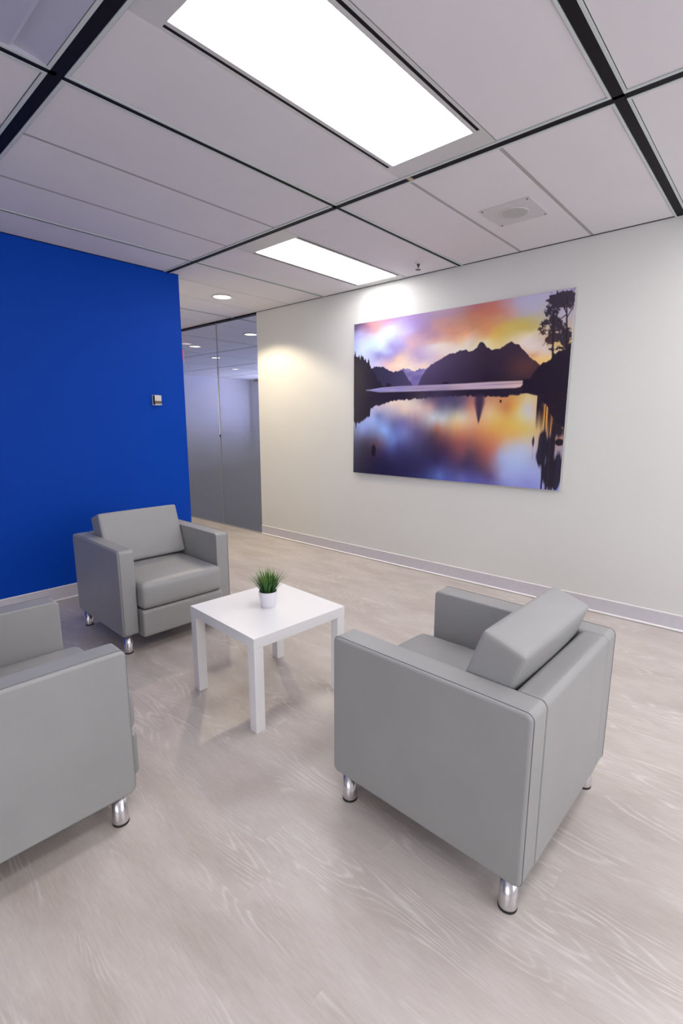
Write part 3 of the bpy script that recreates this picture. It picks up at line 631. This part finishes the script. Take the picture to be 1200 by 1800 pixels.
# ------------------------------------------------------------ armchairs
AW, AD, AT, AZ0, AZ1 = .3710, .3510, .0960, .115, .636      # half width, half depth, arm thickness, bottom, top
def rrect(v0, v1, z0, z1, r, n=6):
    pts = []
    for cx, cz, a0 in ((v1-r, z1-r, 0), (v0+r, z1-r, 90), (v0+r, z0+r, 180), (v1-r, z0+r, 270)):
        for k in range(n+1):
            a = radians(a0+90*k/n); pts.append((cx+r*cos(a), cz+r*sin(a)))
    return pts
def slab(u0, u1, v0, v1, z0, z1, r, bev0, bev1):
    """upholstered slab: rounded profile in the v-z plane extruded along u, with softened rims"""
    bm = BM(); pts = rrect(v0, v1, z0, z1, r)
    a = [bm.verts.new((u0, v, z)) for v, z in pts]; b = [bm.verts.new((u1, v, z)) for v, z in pts]; n = len(pts)
    fa = bm.faces.new(a); fb = bm.faces.new(b[::-1])
    for i in range(n): bm.faces.new((a[i], b[i], b[(i+1) % n], a[(i+1) % n]))
    bmesh.ops.recalc_face_normals(bm, faces=bm.faces[:])
    bmesh.ops.bevel(bm, geom=list(fa.edges), offset=bev0, segments=4, profile=.5, affect='EDGES')
    fb2 = [f for f in bm.faces if len(f.verts) == n and all(abs(v.co.x-u1) < 1e-6 for v in f.verts)]
    bmesh.ops.bevel(bm, geom=list(fb2[0].edges), offset=bev1, segments=4, profile=.5, affect='EDGES')
    return bm
def cushion(w_, d_, h_, r, puff_top, puff_side, n=16):
    """puffed block centred on origin, local axes w(x) d(y) h(z)"""
    bm = BM(); bmesh.ops.create_cube(bm, size=2)
    bmesh.ops.subdivide_edges(bm, edges=bm.edges[:], cuts=n, use_grid_fill=True)
    hx, hy_, hz = w_/2, d_/2, h_/2
    for v in bm.verts:
        x, y, z = v.co
        # denser sampling near the borders
        f = lambda t, h: math.copysign(1-(1-abs(t))**1.8, t)*h if abs(t) < 1 else t*h
        p = Vector((f(x, hx), f(y, hy_), f(z, hz)))
        q = Vector((max(-hx+r, min(hx-r, p.x)), max(-hy_+r, min(hy_-r, p.y)), max(-hz+r, min(hz-r, p.z))))
        d = p-q
        if d.length > 1e-9: p = q+d.normalized()*r if (abs(x) == 1 or abs(y) == 1 or abs(z) == 1) else p
        ax, ay, az = 1-(p.x/hx)**2, 1-(p.y/hy_)**2, 1-(p.z/hz)**2
        ax, ay, az = max(ax, 0), max(ay, 0), max(az, 0)
        p.z += math.copysign(puff_top*(ax*ay)**.6, p.z) if abs(z) == 1 else 0
        p.y += math.copysign(puff_side*(ax*az)**.6, p.y) if abs(y) == 1 else 0
        p.x += 0
        v.co = p
    return bm
def make_armchair():
    t = empty('armchair', (0, 0, 0))
    for s in (1, -1):
        u0, u1 = (AW-AT, AW) if s > 0 else (-AW, -AW+AT)
        arm = obj('arm', slab(u0, u1, -AD, AD, AZ0, AZ1, .022, *((.010, .012) if s > 0 else (.012, .005))), M['leather'], t, wn=True)
        for uu_ in (AW-.010, ):
            b = BM(); pts = [(s*uu_, v, z) for v, z in rrect(-AD, AD, AZ0, AZ1, .022)]
            tube(b, pts, .0016, closed=True); obj('piping', b, M['piping'], arm, smooth=True)
    bk = obj('back', slab(-AW+AT+.0005, AW-AT-.0005, -AD-.002, -.258, AZ0, AZ1+.001, .022, .003, .010), M['leather'], t, wn=True)
    rail = obj('seat_rail', slab(-AW+AT+.003, AW-AT-.003, -.262, .407, .103, .268, .018, .012, .012), M['leather'], t, wn=True)
    sc = cushion(2*(AW-AT)-.006, .60, .160, .032, .014, .010)
    bmesh.ops.translate(sc, verts=sc.verts[:], vec=(0, .108, .352)); 
    o = obj('seat_cushion', sc, M['leather'], t, smooth=True)
    bc = cushion(2*(AW-AT)-.008, .138, .338, .012, .005, .010)
    a = radians(19)
    # axes: y = thickness (front +), z = up, tilted back about u
    bmesh.ops.translate(bc, verts=bc.verts[:], vec=(0, 0, .338/2))
    bmesh.ops.rotate(bc, verts=bc.verts[:], cent=(0, 0, 0), matrix=Matrix.Rotation(a, 3, 'X'))
    bmesh.ops.translate(bc, verts=bc.verts[:], vec=(0, -.110, .437))
    obj('back_cushion', bc, M['leather'], t, smooth=True)
    for su in (-1, 1):
        for sv in (-1, 1):
            b = BM(); x_, y_ = su*(AW-.042), sv*(AD-.047)
            lathe(b, [(.0260, .005), (.0265, .010), (.0235, .125)], cx=x_, cy=y_, n=28); lg = obj('leg', b, M['chrome'], t, wn=True); lg['label'] = 'polished chrome leg'
            b = BM(); lathe(b, [(.0270, 0), (.0275, .003), (.0265, .007)], cx=x_, cy=y_, n=28); obj('foot_pad', b, M['rubber'], lg)
    return t
def copy_tree(o, parent=None):
    c = o.copy(); C.objects.link(c); c.parent = parent
    for ch in list(o.children): copy_tree(ch, c)
    return c
proto = make_armchair()
CHAIRS = [(1.5447, 3.0925, -1.5928, 'grey leather armchair facing the viewer, against the blue wall'),
          (.3066, 1.8993, -.0274, 'grey leather armchair cut off by the left edge, seen from its side'),
          (1.5409, .7366, 1.5508, 'grey leather armchair at the right, its back turned to the viewer')]
for i, (x_, y_, a_, l_) in enumerate(CHAIRS):
    o = proto if i == 0 else copy_tree(proto)
    o.location = (x_, y_, 0); o.rotation_euler = (0, 0, a_-pi/2)
    tag(o, l_, 'armchair', 'grey leather armchairs around the table')

# ------------------------------------------------------------ side table
tb = empty('side_table', (1.5139, 1.8582, 0), -.0571); tag(tb, 'square white side table between the three armchairs', 'table')
hs = .2758
boxobj('tabletop', (-hs, -hs, .400, hs, hs, .450), M['table'], tb, bev=.0015, seg=2)
for sx in (-1, 1):
    for sy in (-1, 1):
        xa, xb = sorted((sx*hs, sx*(hs-.050))); ya, yb = sorted((sy*hs, sy*(hs-.050)))
        e = .0006
        xa, xb, ya, yb = xa+e, xb-e, ya+e, yb-e
        boxobj('leg', (xa, ya, .0, xb, yb, .3995), M['table'], tb, bev=.0012, seg=2)

# ------------------------------------------------------------ potted grass
pt = empty('potted_grass', (1.515, 1.852, .450)); tag(pt, 'small white pot of green artificial grass on the side table', 'plant')
b = BM(); R0, R1, HP = .036, .047, .082
lathe(b, [(R0-.003, 0), (R0, .002), (R1-.001, HP-.001), (R1-.002, HP), (R1-.0045, HP), (R1-.006, HP-.012)], n=40, caps=False)
b.faces.new([v for v in b.verts if abs(v.co.z) < 1e-6]) if False else None
b2 = obj('pot', b, M['pot'], pt, smooth=True)
b = BM(); lathe(b, [(R1-.0055, HP-.014), (R1-.0055, HP-.010)], n=32); obj('soil', b, M['soil'], pt)
b = BM(); lathe(b, [(R0-.003, .0003), (R0-.003, .002)], n=40); obj('pot_base', b, M['pot'], pt)
b = BM(); cl = b.verts.layers.float_color.new('col')
rg = random.Random(3)
for k in range(330):
    a = rg.uniform(0, 2*pi); rr = (rg.random()**.6)*.034; lean = (rr/.034)*rg.uniform(.25, .95)+rg.uniform(-.08, .1); Ln = rg.uniform(.078, .140)*(1-.12*lean)
    bx_, by_ = rr*cos(a), rr*sin(a); a2 = a+rg.uniform(-.5, .5); dx, dy = cos(a2), sin(a2); wd = rg.uniform(.0012, .0024)
    g_ = rg.random(); prev = None; nseg = 5
    for s in range(nseg+1):
        t_ = s/nseg; hr_ = Ln*(lean*t_*.55+lean*.45*t_*t_); hz_ = Ln*(t_-.28*lean*t_*t_)
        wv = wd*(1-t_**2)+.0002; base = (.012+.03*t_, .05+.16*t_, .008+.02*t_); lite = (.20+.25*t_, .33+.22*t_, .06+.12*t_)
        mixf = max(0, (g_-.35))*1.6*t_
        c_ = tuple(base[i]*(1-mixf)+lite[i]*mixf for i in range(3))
        p = Vector((bx_+dx*hr_, by_+dy*hr_, HP-.011+hz_)); sd = Vector((-dy, dx, 0))*wv; up = Vector((dx, dy, 0))*wv*.4
        vs3 = [b.verts.new(p-sd), b.verts.new(p+up*-1), b.verts.new(p+sd)]
        for v_ in vs3: v_[cl] = (*c_, 1)
        if prev: b.faces.new((prev[0], prev[1], vs3[1], vs3[0])); b.faces.new((prev[1], prev[2], vs3[2], vs3[1]))
        prev = vs3
tag(obj('grass_blades', b, M['leaf'], pt, smooth=True), kind='stuff')
